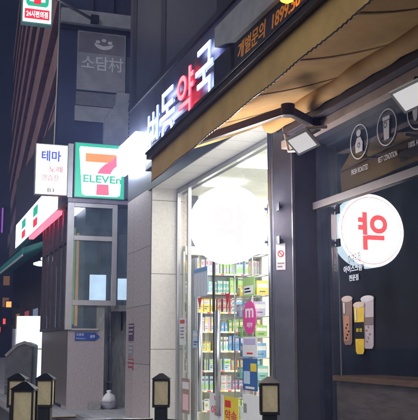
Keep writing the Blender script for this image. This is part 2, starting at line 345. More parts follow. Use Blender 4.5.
# ================================================================== BUILDING WITH BOOTH (corner store)
bb = thing('corner_store_building', 'narrow building with a glazed booth, stucco base and dark blue upper wall', 'building', OB)
mb = MB(); mb.box(B, 0, .86, -.75, 0, .02, 1.84); mb.build('base_wall', STUCCO, bb)
mb = MB(); mb.box(B, .863, 3.2, -.9, -.6, .02, 5.0); mb.build('recess_wall', CONC, bb)
mb = MB(); mb.box(B, .863, 2.2, -.597, -.45, .02, .12); mb.build('step', KERB, bb)
mb = MB()
mb.box(B, -.09, .07, -.03, .05, 1.85, 4.86); mb.box(B, 1.0, 1.12, -.03, .05, 2.42, 4.86)
for z0, z1 in ((2.42, 2.54), (3.96, 4.07), (4.76, 4.86)): mb.box(B, .07, 1.0, -.03, .05, z0, z1)
mb.build('window_frame', MAUVE, bb, .005)
MB().box(B, .07, 1.0, -.005, .005, 2.54, 3.96).build('window', BOOTHG, bb); MB().box(B, .07, 1.0, -.005, .005, 4.07, 4.76).build('window', BOOTHG, bb)
MB().box(B, .07, .66, -.005, .005, 1.88, 2.42).build('window', BOOTHG, bb); MB().box(B, 1.121, 1.7, -.1, -.09, 2.45, 4.8).build('window', BOOTHG, bb)
mb = MB(); mb.box(B, .07, .7, -.02, .06, 1.842, 1.88); mb.build('sill', MAUVE, bb)
mb = MB(); mb.box(B, .66, .86, -.7, -.01, 1.843, 2.415); mb.build('stub_wall', CONC, bb)
mb = MB(); mb.box(B, 0.02, 1.7, -1.5, -1.4, 1.843, 4.9); mb.box(B, 1.705, 1.75, -1.4, -.1, 2.4, 4.8); mb.build('booth_back_wall', mat('booth_interior', (.5, .6, .58), .7, var=.3, scale=3), bb)
mb = MB(); mb.box(B, -.1, 1.75, -1.4, .08, 4.865, 4.96); mb.build('canopy', mat('canopy_metal', (.26, .22, .27), .5, .2), bb)
mb = MB(); mb.box(B, 1.13, 1.75, -.6, -.1, 2.3, 2.44); mb.build('ledge', CONC, bb)
SF = Fr(OB, (-1, 0, 0), (0, -1, 0))
mb = MB(); mb.box(SF, .02, 4.4, -.7, -.02, .02, 1.86); mb.build('side_wall', NAVY, bb)
mb = MB()
for k in range(21): mb.box(SF, .01+k*.2, .01+k*.2+.192, -.018, .004, .1, 1.86)
mb.build('siding', SIDING, bb)
mb = MB()
for sx in (.1, .85, 1.6, 2.35, 3.1, 3.85, 4.36): mb.box(SF, sx-.05, sx+.05, -.05, .04, 1.9, 4.86)
mb.box(SF, 0, 4.4, -.05, .05, 1.86, 1.93); mb.box(SF, .15, 4.35, -.04, .03, 3.95, 4.05)
mb.build('side_window_frame', mat('side_frame', (.13, .1, .11), .45, .3), bb)
MB().box(SF, .03, 4.35, -.02, -.01, 1.93, 4.85).build('side_window', BOOTHG, bb)
mb = MB(); mb.box(SF, 1.55, 4.4, -2.0, -.9, 1.9, 4.86); mb.build('inner_wall', NAVY, bb)
mb = MB(); mb.box(SF, 1.45, 14, -3.5, .0, 4.87, 5.8); mb.build('fascia_wall', mat('brown_wall', (.1, .085, .085), .8), bb)
mb = MB(); mb.box(B, -.2, 8, -1.6, -1.2, 4.97, 18); mb.box(B, 1.5, 8, -6, -1.603, 4.97, 18); mb.build('upper_wall', DBLUE, bb)
mb = MB(); mb.box(B, -.21, 3, -1.19, -.98, 9.76, 10.14); mb.build('parapet', PARAPET, bb, .01)
mb = MB(); mb.box(B, -.21, 3, -1.195, -1.13, 9.63, 9.757); mb.build('painted_shadow', SEAM_AND_SHADE, bb)  # dark strip painted as the shade under the parapet
mb = MB()
for s_ in (.5, 1.05, 1.5): mb.box(B, s_, s_+.14, -1.195, -1.1, 10.15, 14)
mb.build('upper_railing', NAVY, bb)
MB().box(B, 1.56, 1.78, -1.19, -1.16, 8.0, 9.05).build('wall_window', BOOTHG, bb)

for k, (a, b, z0, z1, c, e) in enumerate(((.5, .62, 1.95, 4.2, (1, .45, .1), .5), (1.0, 1.1, 2.0, 4.4, (.5, .8, .3), .35), (1.75, 1.9, 1.95, 4.1, (1, .7, .25), .5), (2.6, 2.8, 2.0, 4.3, (.5, .75, 1), .5), (3.4, 3.5, 2.0, 4.0, (1, .3, .1), .45), (4.05, 4.25, 2.1, 4.2, (.6, .85, 1), .6))):
    MB().box(SF, a, b, -.3, -.25, z0, z1).build('reflection_strip', emi('reflection_tint_%d' % k, c, e), bb)  # added glowing strips stand in for coloured reflections and store interior colours
t = thing('reflection_panel', 'glowing white panel added inside the booth as reflection of a lit sign', 'panel', B.p(.8, -.6, 2.6)); MB().box(B, .6, 1.0, -.62, -.58, 2.58, 3.2).build('face', E_BOX, t); MB().box(B, .58, 1.02, -.66, -.622, 2.56, 3.22).build('case', BLACK, t); MB().box(B, .78, .82, -.64, -.6, 1.85, 2.556).build('stand', BLACK, t)  # glowing panel added in place of a sign reflected in the pane
t = thing('reflection_panel', 'narrower glowing panel added as sign reflection behind the pane right of the booth', 'panel', B.p(1.4, -.6, 2.6)); MB().box(B, 1.3, 1.54, -.62, -.58, 2.6, 3.12).build('face', E_BOX, t); MB().box(B, 1.28, 1.56, -.66, -.622, 2.58, 3.14).build('case', BLACK, t); MB().box(B, 1.4, 1.44, -.64, -.6, 1.85, 2.576).build('stand', BLACK, t)  # second added panel, again standing in for a sign's reflection
t = thing('wall_pipe', 'grey drain pipe running down the stained wall of the alley', 'pipe', B.p(1.2, -.55, .1)); MB().tube([B.p(1.12, -.53, .13), B.p(1.12, -.53, 2.28)], .035).build('pipe', ALU, t)
for z in (.6, 1.7): MB().box(B, 1.06, 1.18, -.597, -.48, z, z+.04).build('clip', STEEL, t)
# ------------------------------------------------------------------ tower with balcony bands
tw = thing('apartment_tower', 'tall dark tower with purple brown balcony bands receding up the street', 'building', (-45, 3, 0))
ang = YAW-R(14.8)                      # the tower's front turns a little from the street line
du = Vector((-math.cos(ang), math.sin(ang), 0)); dw = Vector((-math.sin(ang), -math.cos(ang), 0))
o_ = Vector((0, -4.23, 0)) + fh*40 + rt*(-224.6/850*40+4.3)
TF = Fr(o_, du, dw)
mb = MB(); mb.box(TF, 0, 500, -9, 0, .02, 62); mb.build('wall', TOWERW, tw)
z = 14.5
for k in range(12):
    MB().box(TF, -.05, 500, .0, .3+.2*(k % 3), z, z+1.7+.3*(k % 2)).build('balcony', BAND, tw)
    MB().box(TF, -.05, 500, .0, .2, z+2.4, z+2.75).build('lintel', BAND, tw)
    z += 3.3

# far street buildings
for i, (x, y, w, h, lab) in enumerate(((-105, 3.5, 9, 12, 'far shop block with warm lit windows at the end of the street'), (-150, -2, 40, 150, 'very tall dark block with a few cold lit windows closing the street'))):
    t = thing('street_building', lab, 'building', (x, y, 0))
    F = Fr((x, y, 0), (0, 1, 0), (1, 0, 0)); MB().box(F, -w/2, w/2, -6, 0, 0, h).build('wall', NAVY, t)
    for a in range(4):
        for b in range(int(min(h, 30)/2.6)):
            if random.random() < .3:
                MB().box(F, -w/2+.5+a*w/4.3, -w/2+.5+a*w/4.3+min(w/12, 1), .002, .05, .8+b*2.6, 1.9+b*2.6).build('window', E_WARMWIN if i == 0 else E_COLDWIN, t)

# ================================================================== SIGNS
# shop name sign
sg = thing('shop_sign', 'row of glowing white and red Korean letters above the pharmacy entrance', 'sign', (-14.5, -.1, 5.2))
mb = MB(); mb.box(A, -15.8, -11.8, .02, .07, 5.34, 5.39); mb.box(A, -15.8, -11.8, .02, .07, 5.74, 5.79); mb.build('mounting_rail', BLACK, sg)
for ch, x0, x1, z0, z1 in (('번', -15.62, -14.87, 5.1, 5.95), ('동', -14.74, -13.82, 5.12, 6.06), ('약', -13.66, -12.76, 5.23, 6.09), ('국', -12.64, -11.8, 5.3, 6.18)):
    red = ch == '약'
    text_into(MB(), A, ch, x0, x1, z0, z1, .08, .022, .008, 0, 1).build('letter', [E_LETR, E_LETRC] if red else [E_LET, E_LETB], sg)
mb = MB(); mb.prism(A, rounded(-17.85, -16.0, 5.1, 5.74, .22), .06, .2); mb.build('light_box', E_WHITE, sg)

# orange number board and its bulb
t = thing('notice_board', 'dark fascia board with orange Korean lettering and phone number under the pale ledge', 'sign', (-7.5, -.1, 5.3))
MB().box(A, -11.0, -3, .003, .05, 5.26, 5.795).build('panel', mat('board_dark', (.025, .022, .035), .5), t)
text_into(MB(), A, '개별문의  1899.50', -10.85, -8.75, 5.5, 5.74, .051, .004, .018, shear=.2).build('lettering', ORL, t)
t = thing('bulb_lamp', 'glowing yellow bulb lamp in front of the orange lettered board', 'lamp', (-8.96, -.35, 5.5))
mb = MB(); mb.tube([(-8.6, -.051, 5.72), (-8.6, -.2, 5.75), (-8.6, -.28, 5.72), (-8.6, -.3, 5.62)], .012); mb.build('arm', BLACK, t)
mb = MB(); mb.lathe((-8.6, -.3, 5.44), [(.02, 0), (.075, .03), (.095, .08), (.08, .14), (.04, .19)], 16); mb.build('bulb', E_BULB, t)

# awning
aw = thing('awning', 'tan fabric retractable awning stretched out over the cafe and pharmacy fronts', 'awning', (-7, -.3, 4.0))
def bx(x): return 4.17+(x+11.5)*.038      # the bar leans up a little to the right
b0, b1 = -11.6, -2.5; YB = -1.1
NS = 26
def sheet(mbx, fa, fb, n, thick, mi=0):
    pa = [(fa(k/n), fb(k/n)) for k in range(n+1)]
    for k in range(n):
        (a, b), (c, d) = pa[k], pa[k+1]; o = Vector(thick)
        mbx.hexa([a, c, d, b], [a+o, c+o, d+o, b+o], mi)
mb = MB()
rx0, rx1 = -9.4, -2.5
for j in range(8):
    def P(u, v):
        xb = b0+(b1-b0)*u; xr = rx0+(rx1-rx0)*u; x = xr+(xb-xr)*v
        return Vector((x, -.22+(YB+.02+.22)*v, 4.2+(bx(xb)-.01-4.2)*v - .05*math.sin(math.pi*v) + .012*math.sin(u*37+v*3)))
    sheet(mb, lambda u: P(u, j/8), lambda u: P(u, (j+1)/8), NS, (0, 0, .006))
mb.build('canopy', TAN, aw)
mb = MB(); n = 220
def vt(u): x = b0+(b1-b0)*u; return Vector((x, YB, bx(x)-.03))
def vb(u):
    x = b0+(b1-b0)*u; return Vector((x+.02, YB+.008*math.sin(x*5), bx(x)-.355+.006*math.sin(x*70)))
sheet(mb, vt, vb, n, (0, .006, 0)); mb.build('valance', TAN, aw)
mb = MB(); sheet(mb, lambda u: vb(u)+Vector((0, -.002, .01)), lambda u: vb(u)+Vector((0, -.002, -.003)), n, (0, .01, 0)); mb.build('hem', BRONZE, aw)
for us in (.16, .3, .44, .58, .72, .86):
    mb = MB()
    def Q(v, du):
        q = P2(us+du, v); return q
    P2 = lambda u, v: Vector((rx0+(rx1-rx0)*u + ((b0+(b1-b0)*u)-(rx0+(rx1-rx0)*u))*v, -.22+(YB+.24)*v, 4.2+(bx(b0+(b1-b0)*u)-.01-4.2)*v - .05*math.sin(math.pi*v) + .012*math.sin(u*37+v*3)))
    sheet(mb, lambda v: P2(us, v)+Vector((0, 0, -.006)), lambda v: P2(us+.0035, v)+Vector((0, 0, -.006)), 16, (0, 0, .003)); mb.build('seam', SEAMF, aw)
mb = MB(); mb.bar((b0-.03, YB-.03, bx(b0)+.02), (b1, YB-.03, bx(b1)+.02), .09, .1); mb.bar((b0-.03, YB-.085, bx(b0)+.055), (b1, YB-.085, bx(b1)+.055), .02, .03)
mb.build('front_bar', BRONZE, aw, .008)
mb = MB(); pts = [(x, -.2+.006*math.sin(x*9), 4.17) for x in [rx0+.02+(rx1-rx0)*k/40 for k in range(41)]]; mb.tube(pts, [.1+.007*math.sin(k*2.1) for k in range(41)], 18); mb.build('fabric_roll', TAN, aw)
mb = MB(); mb.box(A, XC0+.6, -2.5, .003, .13, 4.003, 4.09); mb.box(A, XC0+.3, -2.5, .036, .08, 4.09, 4.4); mb.build('cassette', CASS, aw, .01)
mb = MB(); el = Vector((-7.96, -.6, 3.95)); mb.bar((-8.45, -.08, 3.98), el, .08, .09); mb.bar(el, (-9.75, YB+.05, 3.98), .07, .09); mb.lathe(el-Vector((0, 0, .065)), [(.075, 0), (.075, .13)], 14)
mb.build('folding_arm', BRONZE, aw, .01)
mb = MB(); mb.box(A, -8.55, -8.35, .021, .1, 3.87, 4.08); mb.build('wall_bracket', BLACK, aw, .01)

# flood lamps
def flood(loc, label, tilt=0):
    t = thing('flood_lamp', label, 'lamp', loc, 'flood lamps below the awning')
    o = Vector(loc); nn = Vector((.42, -.5, -.76)).normalized(); a = Vector((.9, .42, .2)); a = (a-nn*a.dot(nn)).normalized(); b = nn.cross(a)
    def slab(mb, w0, w1, h0, h1, n0, n1):
        return mb.hexa([o+a*i*w0+b*j*h0+nn*n0 for i, j in ((-1, -1), (1, -1), (1, 1), (-1, 1))], [o+a*i*w1+b*j*h1+nn*n1 for i, j in ((-1, -1), (1, -1), (1, 1), (-1, 1))])
    slab(MB(), .1, .14, .07, .11, -.09, 0).build('housing', BLACK, t, .008)
    slab(MB(), .155, .15, .125, .12, .001, .018).build('frame', WHITEP, t, .004)
    slab(MB(), .125, .125, .095, .095, .0185, .021).build('lens', E_FLOOD, t)
    mb = MB(); top = o-nn*.08; mb.tube([top, top+Vector((0, .02, .1)), Vector((o.x-.12, -.08, o.z+.22))], .02); mb.build('arm', WHITEP if tilt else BLACK, t)
flood((-7.99, -.42, 3.63), 'pale flood lamp on a bent white arm beside the column', 1)
flood((-5.88, -.42, 3.54), 'pale flood lamp hung from the cream beam over the cafe window')
t = thing('cable', 'white cable looping from the awning end to the flood lamp arm', 'cable', (-9, -.1, 3.9))
MB().tube([(-9.3, -.05, 4.2), (-9.22, -.09, 4.1), (-9.1, -.12, 3.98), (-9.05, -.1, 3.78), (-8.8, -.12, 3.73), (-8.3, -.3, 3.76)], .016).build('cord', WHITEP, t)

# projecting disc sign
dsn = thing('projecting_sign', 'large blown out white disc sign hanging in front of the pharmacy glass', 'sign', (-9.75, -.6, 3.0))
DX = Fr((-9.78, -.56, 2.985), (0, 1, 0), (1, 0, 0))
mb = MB(); mb.prism(DX, ell(0, 0, .487, .487, 64), -.2, 0); mb.build('drum', E_DISCRIM, dsn)
mb = MB(); mb.prism(DX, ell(0, 0, .48, .48, 64), .001, .012); mb.build('face', E_DISC, dsn)
MB().prism(DX, ell(0, 0, .48, .48, 64), -.212, -.201).build('face', E_DISC, dsn)
mb = MB(); ring(mb, DX, 0, 0, .436, .447, .014, 64); mb.build('ring', E_DISCR, dsn)
text_into(MB(), DX, '약', -.24, .2, -.26, .24, .013, .003, .03).build('character', E_DISCR, dsn)
for z in (.22, -.2):
    mb = MB(); mb.tube([DX.p(.48, -.08, z), DX.p(.6, -.08, z), DX.p(.6, .16, z)], .016); mb.tube([DX.p(.53, -.08, z-.05), DX.p(.53, -.08, z+.07)], .014)
    mb.box(DX, .556, .572, .1, .2, z-.05, z+.05); mb.build('bracket', BLACK, dsn)

# convenience store sign box on the booth
t = thing('store_sign', 'square green and white lightbox with a big orange and red numeral seven', 'sign', B.p(.65, .1, 4.98))
s0, s1, z0, z1 = .05, 1.24, 4.99, 6.3
U = lambda u, v: (s0+(s1-s0)*u, z0+(z1-z0)*v)
mb = MB(); mb.box(B, s0-.02, s1+.02, -.2, .14, z0-.02, z1+.02); mb.build('box', mat('sign_case', (.2, .3, .28), .5), t, .006)
mb = MB(); mb.prism(B, [U(0, 0), U(1, 0), U(1, 1), U(0, 1)], .141, .147); mb.build('face', E_GREEN, t)
mb = MB(); mb.prism(B, [U(.14, .06), U(.2, .03), U(.86, .03), U(.92, .06), U(.97, .9), U(.95, .94), U(.09, .94), U(.07, .9)], .148, .151); mb.build('white_field', E_BOX, t)
mb = MB(); mb.prism(B, [U(.2, .66), U(.72, .66), U(.8, .74), U(.84, .82), U(.2, .82)], .152, .155); mb.build('numeral_bar', E_ORANGE, t)
out = [(.92, .8), (.92, .66), (.86, .62), (.78, .56), (.72, .5), (.69, .44)]; inn = [(.78, .72), (.6, .6), (.5, .5), (.45, .44)]
mb = MB(); mb.prism(B, [U(*p) for p in [(.86, .83), (.93, .79), (.9, .64), (.78, .56), (.71, .45), (.44, .45), (.5, .54), (.6, .63), (.74, .7)]], .152, .156)
mb.prism(B, [U(.43, .05), U(.69, .05), U(.68, .25), U(.44, .25)], .152, .156); mb.build('numeral_stem', E_PINKRED, t)
mb = MB(); text_into(mb, B, 'ELEVEn', *[U(.16, 0)[0], U(.94, 0)[0], U(0, .275)[1], U(0, .415)[1]], .157, .003, .02); mb.build('lettering', E_GREEN, t)
# narrow lightbox
t = thing('karaoke_sign', 'upright white lightbox with blue and red Korean letters left of the square seven sign', 'sign', B.p(-.55, .1, 5.0))
mb = MB(); mb.box(B, -.9, -.13, -.05, .14, 4.99, 6.22); mb.build('box', mat('sign_case_grey', (.3, .3, .3), .5), t, .006)
MB().box(B, -.88, -.15, .141, .146, 5.01, 6.2).build('face', E_BOXY, t)
mb = MB(); text_into(mb, B, '테마', -.76, -.3, 5.8, 6.06, .147, .003, .03); mb.build('blue_lettering', E_BLUE, t)
mb = MB(); text_into(mb, B, '노래', -.58, -.26, 5.54, 5.69, .147, .003, .02); text_into(mb, B, '연습장', -.74, -.34, 5.33, 5.48, .147, .003, .01); mb.build('red_lettering', E_PINKRED, t)
text_into(MB(), B, 'B1', -.6, -.45, 5.06, 5.15, .147, .003, .01).build('floor_mark', E_INK, t)
mb = MB(); mb.box(B, -.12, 0.0, -.1, .1, 4.97, 6.28); mb.build('side_post', MAUVE, t)
# upper projecting sign
t = thing('hanging_store_sign', 'high lightbox with green and white field and red strip of white Korean letters', 'sign', B.p(-1.1, .3, 9.2))
mb = MB(); mb.box(B, -1.36, -.63, .12, .3, 9.1, 10.6); mb.build('box', mat('sign_case_teal', (.15, .35, .32), .5), t, .006)
MB().box(B, -1.33, -.66, .301, .306, 9.14, 10.56).build('face', E_BOX, t)
MB().box(B, -1.29, -.7, .307, .310, 9.22, 9.47).build('red_strip', E_RED, t)
text_into(MB(), B, '24시편의점', -1.25, -.74, 9.265, 9.425, .311, .003, .02).build('strip_lettering', E_BOX, t)
mb = MB(); mb.prism(B, [(-1.31, 10.46), (-1.26, 9.6), (-1.21, 9.54), (-.78, 9.54), (-.73, 9.6), (-.68, 10.46), (-.77, 10.46), (-.81, 9.66), (-1.18, 9.66), (-1.22, 10.46)], .307, .310); mb.build('green_border', E_GREEN, t)
mb = MB(); mb.box(B, -1.08, -.91, .311, .314, 9.6, 10.1); mb.prism(B, [(-1.13, 10.12), (-.86, 10.12), (-.83, 10.28), (-1.13, 10.28)], .311, .314); mb.build('numeral', E_RED, t)
mb = MB(); mb.tube([B.p(-.62, .2, 9.88), B.p(.56, -.9, 9.88)], .04); mb.box(B, .54, .74, -1.0, -.82, 9.78, 9.98, 1); mb.build('support_arm', [ALU, BLACK], t)
t = thing('cable', 'thin pale cable hanging from the high sign arm down to the narrow lightbox', 'cable', B.p(-.45, .1, 8))
MB().tube([B.p(-.4, .05, 11.6), B.p(-.43, .08, 9.5), B.p(-.44, .1, 8), B.p(-.47, .1, 6.23)], .014, 8).build('cord', mat('cable_pale', (.4, .4, .3), .6), t)
# fascia sign along the side
t = thing('fascia_sign', 'long glowing white fascia sign with green and red marks along the store side', 'sign', (-25, -1, 5))
mb = MB(); mb.box(SF, .75, 10.0, .002, .2, 4.78, 5.66); mb.build('box', mat('sign_case_grey', (.3, .3, .3), .5), t, .006)
MB().box(SF, .8, 9.95, .201, .207, 4.82, 5.62).build('face', emi('lit_fascia', (.95, 1, 1), 2.2), t)
for a in (4.4, 7.2):
    MB().box(SF, a, a+1.0, .208, .212, 5.24, 5.52).build('green_mark', E_GREEN, t)
    MB().box(SF, a+.05, a+.95, .208, .212, 4.92, 5.16).build('red_mark', E_RED, t)
MB().box(SF, .7, 6.0, .1, .24, 4.67, 4.76).build('neon_strip', E_NEON, t)
# blue street sign
t = thing('street_name_sign', 'blue arrow shaped street name plate with white lettering on the stucco wall', 'sign', B.p(.4, .02, 1.7))
MB().prism(B, [(.16, 1.6), (.64, 1.6), (.75, 1.69), (.64, 1.79), (.16, 1.79)], .004, .016).build('plate', BLUEP, t)
mb = MB(); text_into(mb, B, '도봉로', .19, .37, 1.71, 1.77, .017, .002, .01); text_into(mb, B, 'Dobong-ro', .19, .4, 1.63, 1.67, .017, .002); text_into(mb, B, '89', .52, .63, 1.66, 1.73, .017, .002, .01); mb.build('lettering', WLET, t)
# restaurant banner
t = thing('restaurant_banner', 'grey banner with a pale bowl emblem and Korean lettering on the dark blue wall', 'banner', B.p(.4, -1.1, 8.6))
MB().box(B, .25, 1.53, -1.195, -1.12, 8.03, 9.62).build('panel', BANNER, t)
MB().box(B, .28, 1.5, -1.119, -1.116, 9.04, 9.58).build('heading', BANNERD, t)
mb = MB(); text_into(mb, B, '소담村', .36, 1.46, 8.58, 8.97, -1.115, .004, .012); mb.build('lettering', BANNERW, t)
mb = MB()
mb.prism(B, [(.68, 9.32), (.73, 9.22), (.82, 9.17), (.94, 9.15), (1.06, 9.17), (1.15, 9.22), (1.2, 9.32), (.94, 9.25)], -1.115, -1.11)
for x in (.78, .94, 1.1): mb.prism(B, ell(x, 9.36+(.05 if x == .94 else 0), .06, .045, 16), -1.115, -1.11)
mb.build('emblem', BANNERW, t)
t = thing('wall_panel', 'blank grey sheet fixed under the bowl banner', 'panel', B.p(.6, -1.1, 7.3))
MB().box(B, .22, 1.2, -1.195, -1.14, 7.2, 7.6).build('lower_sheet', BANNER, t); MB().box(B, .24, 1.45, -1.195, -1.13, 7.62, 7.98).build('upper_sheet', mat('sheet_grey', (.16, .16, .18), .8), t)
t = thing('vent_unit', 'pale box with a dark grille slot beside the bowl banner', 'vent', B.p(1.5, -1, 7.2))
mb = MB(); mb.prism(B, [(.97, 5.2), (2.1, 5.2), (2.1, 8.0), (1.29, 8.0), (1.27, 7.7), (.97, 7.2)], -1.195, -.98); mb.build('case', PARAPET, t, .01)
mb = MB()
for k in range(13): mb.box(B, 1.6, 1.7, -.979, -.972, 6.3+k*.12, 6.38+k*.12)
mb.build('grille', BLACK, t)

# ------------------------------------------------------------------ things at street level
def bollard(loc, label, sc=1.):
    t = thing('bollard', label, 'bollard', loc, 'lantern topped bollards'); x, y, z = loc
    F = Fr((x, y, 0), rt, -fh)
    mb = MB(); mb.box(F, -.075, .075, -.075, .075, .012, .78); mb.build('post', BLACK, t, .012)
    mb = MB(); mb.box(F, -.11, .11, -.11, .11, 0, .04); mb.build('base_plate', BLACK, t, .006)
    mb = MB(); mb.box(F, -.1, .1, -.1, .1, .781, .81); mb.box(F, -.1, .1, -.1, .1, 1.085, 1.105)
    for a in (-1, 1):
        for b in (-1, 1): mb.box(F, a*.1-.018*(a > 0), a*.1+.018*(a < 0), b*.1-.018*(b > 0), b*.1+.018*(b < 0), .81, 1.085)
    mb.build('lantern_frame', BLACK, t)
    mb = MB(); mb.box(F, -.08, .08, -.086, .086, .812, 1.083); mb.box(F, -.086, .086, -.08, .08, .812, 1.083); mb.build('lantern_panel', CREAMP, t)
    mb = MB(); mb.hexa([F.p(-.115, -.115, 1.106), F.p(.115, -.115, 1.106), F.p(.115, .115, 1.106), F.p(-.115, .115, 1.106)], [F.p(-.02, -.02, 1.17), F.p(.02, -.02, 1.17), F.p(.02, .02, 1.17), F.p(-.02, .02, 1.17)]); mb.build('cap', BLACK, t)
bollard((-9.83, -1.43, 0), 'black lantern topped bollard in front of the marble reveal')
bollard((-8.43, -.65, 0), 'black lantern topped bollard in front of the dark column')
bollard((-10.27, -2.72, 0), 'right hand bollard of the cluster of three at the left edge')
bollard((-10.37, -3.03, 0), 'rear left bollard of the cluster of three at the left edge')
bollard((-8.0, -3.24, 0), 'nearest and largest bollard, in front of the cluster at the left edge')
t = thing('guard_rail', 'thin grey rail running between the lantern topped bollards', 'railing', (-9.5, -1.4, .65))
MB().tube([(-10.23, -2.6, .64), (-9.86, -1.52, .64)], .012, 8).build('rail', STEEL, t); MB().tube([(-9.75, -1.39, .64), (-8.52, -.7, .64)], .012, 8).build('rail', BLACK, t)

# rubbish sack and small box
t = thing('rubbish_sack', 'tied white and grey rubbish sack slumped against the alley wall', 'bag', B.p(1.0, .0, .02))
o_ = B.p(1.0, .0, .02)
mb = MB(); mb.lathe(o_, [(.13, 0), (.18, .04), (.185, .1), (.175, .17)], 22); mb.lathe(o_, [(.175, .1701), (.16, .24), (.125, .31), (.06, .355), (.035, .37), (.06, .41), (.05, .43)], 22, 1)
for v in mb.bm.verts: v.co += Vector((random.uniform(-.014, .014), random.uniform(-.014, .014), random.uniform(-.006, .006) if v.co.z > .05 else 0))
mb.build('sack', [BAGG, BAGW], t)
t = thing('planter_box', 'small weathered grey box on the ground by the stucco wall', 'box', B.p(.6, .2, 0))
MB().box(B, .5, .76, .03, .2, .021, .18).build('box', KERB, t, .01)

# flyers on the pilaster
for lab, z0, z1, mm, x0, x1 in (('dark purple flyer pasted at the top of the pilaster notices', 1.58, 1.93, mat('flyer_purple', (.12, .07, .12), .7), -17.35, -16.9),
                        ('white printed flyer pasted in the middle of the pilaster notices', 1.24, 1.56, mat('flyer_white', (.35, .3, .34), .7), -17.35, -16.95),
                        ('red and white flyer pasted lowest on the pilaster', 1.0, 1.22, mat('flyer_red', (.42, .1, .12), .7), -17.35, -16.9)):
    t = thing('flyer', lab, 'flyer', (-17.2, 0, z0), 'flyers on the pilaster'); MB().box(A, x0, x1, .002, .005, z0, z1).build('sheet', mm, t)
    mb = MB()
    for k in range(3): mb.box(A, x0+.03, x1-.03-.04*k, .0052, .007, z1-.06-k*.08, z1-.03-k*.08)
    mb.build('print', PALECL, t)
t = thing('sticker', 'white no smoking sticker with a red circle on the dark column', 'sticker', (-9.5, 0, 2.5))
JF = Fr((XC0+.033, -.018, 0), (.167, .178, 0), (.178, -.167, 0))
MB().box(JF, .03, .15, .002, .005, 2.42, 2.75).build('sheet', WHITEP, t)
mb = MB(); ring(mb, JF, .09, 2.62, .03, .042, .007, 24); mb.bar(JF.p(.063, .007, 2.65), JF.p(.117, .007, 2.59), .004, .01); mb.build('circle', RED, t)
mb = MB(); mb.box(JF, .045, .135, .0055, .0065, 2.49, 2.51); mb.box(JF, .045, .11, .0055, .0065, 2.45, 2.47); mb.build('print', GREY, t)

# ------------------------------------------------------------------ pharmacy shelves and goods
SH = Fr((-15.55, 1.2, .08), (0, 1, 0), (1, 0, 0))
SX0, SX1 = -.55, 1.05
t = thing('shop_shelf', 'tall white shelf unit packed with medicine boxes behind the pharmacy doors', 'shelf', SH.p(.3, 0, 0))
mb = MB(); mb.box(SH, SX0, SX1, -.36, -.34, 0, 3.2); mb.build('back_panel', INTW, t)
for x in (SX0-.03, SX1): MB().box(SH, x, x+.03, -.36, 0, 0, 3.2).build('side_panel', INTW, t)
ROWS = [.2+.37*k for k in range(8)]
for z in ROWS:
    sf = MB().box(SH, SX0, SX1, -.34, 0, z-.03, z).build('shelf', INTW, t)
    mb = MB(); mb.box(SH, SX0, SX1, .001, .006, z-.034, z-.002)
    for q in range(11): mb.box(SH, SX0+.03+q*.14, SX0+.1+q*.14, .0065, .008, z-.03, z-.006, 1+(q*7+int(z*10)) % 3)
    mb.build('price_strip', [INTW, WHITEP, YELP, RED], sf)
MB().box(SH, SX0, SX1, -.34, .02, 3.14, 3.3).build('header', INTW, t)
COLS = {'white': (.75, .76, .78), 'green': (.35, .58, .18), 'blue': (.15, .36, .68), 'yellow': (.8, .63, .12), 'pink': (.78, .5, .55), 'orange': (.78, .45, .2), 'teal': (.25, .55, .5), 'red': (.62, .16, .14), 'lilac': (.5, .45, .7), 'pale blue': (.5, .65, .8)}
PK = {k: mat('pack_'+k.replace(' ', '_'), v, .4, var=.08, scale=20) for k, v in COLS.items()}
GREYINK = mat('pack_ink', (.12, .13, .2), .5)
ORD = ['bottom', 'second lowest', 'third lowest', 'fourth lowest', 'fifth lowest', 'third highest', 'second highest', 'top']
SCHEME = [['red', 'white', 'yellow', 'green', 'pale blue'], ['white', 'pale blue', 'pink', 'lilac', 'green'], ['white', 'lilac', 'pale blue', 'red', 'teal'], ['pale blue', 'yellow', 'white', 'blue', 'pink'],
          ['pink', 'white', 'blue', 'green', 'teal'], ['green', 'yellow', 'red', 'white', 'teal'], ['white', 'pale blue', 'teal', 'green', 'lilac'], ['yellow', 'white', 'green', 'pale blue', 'orange']]
rr = random.Random(3)
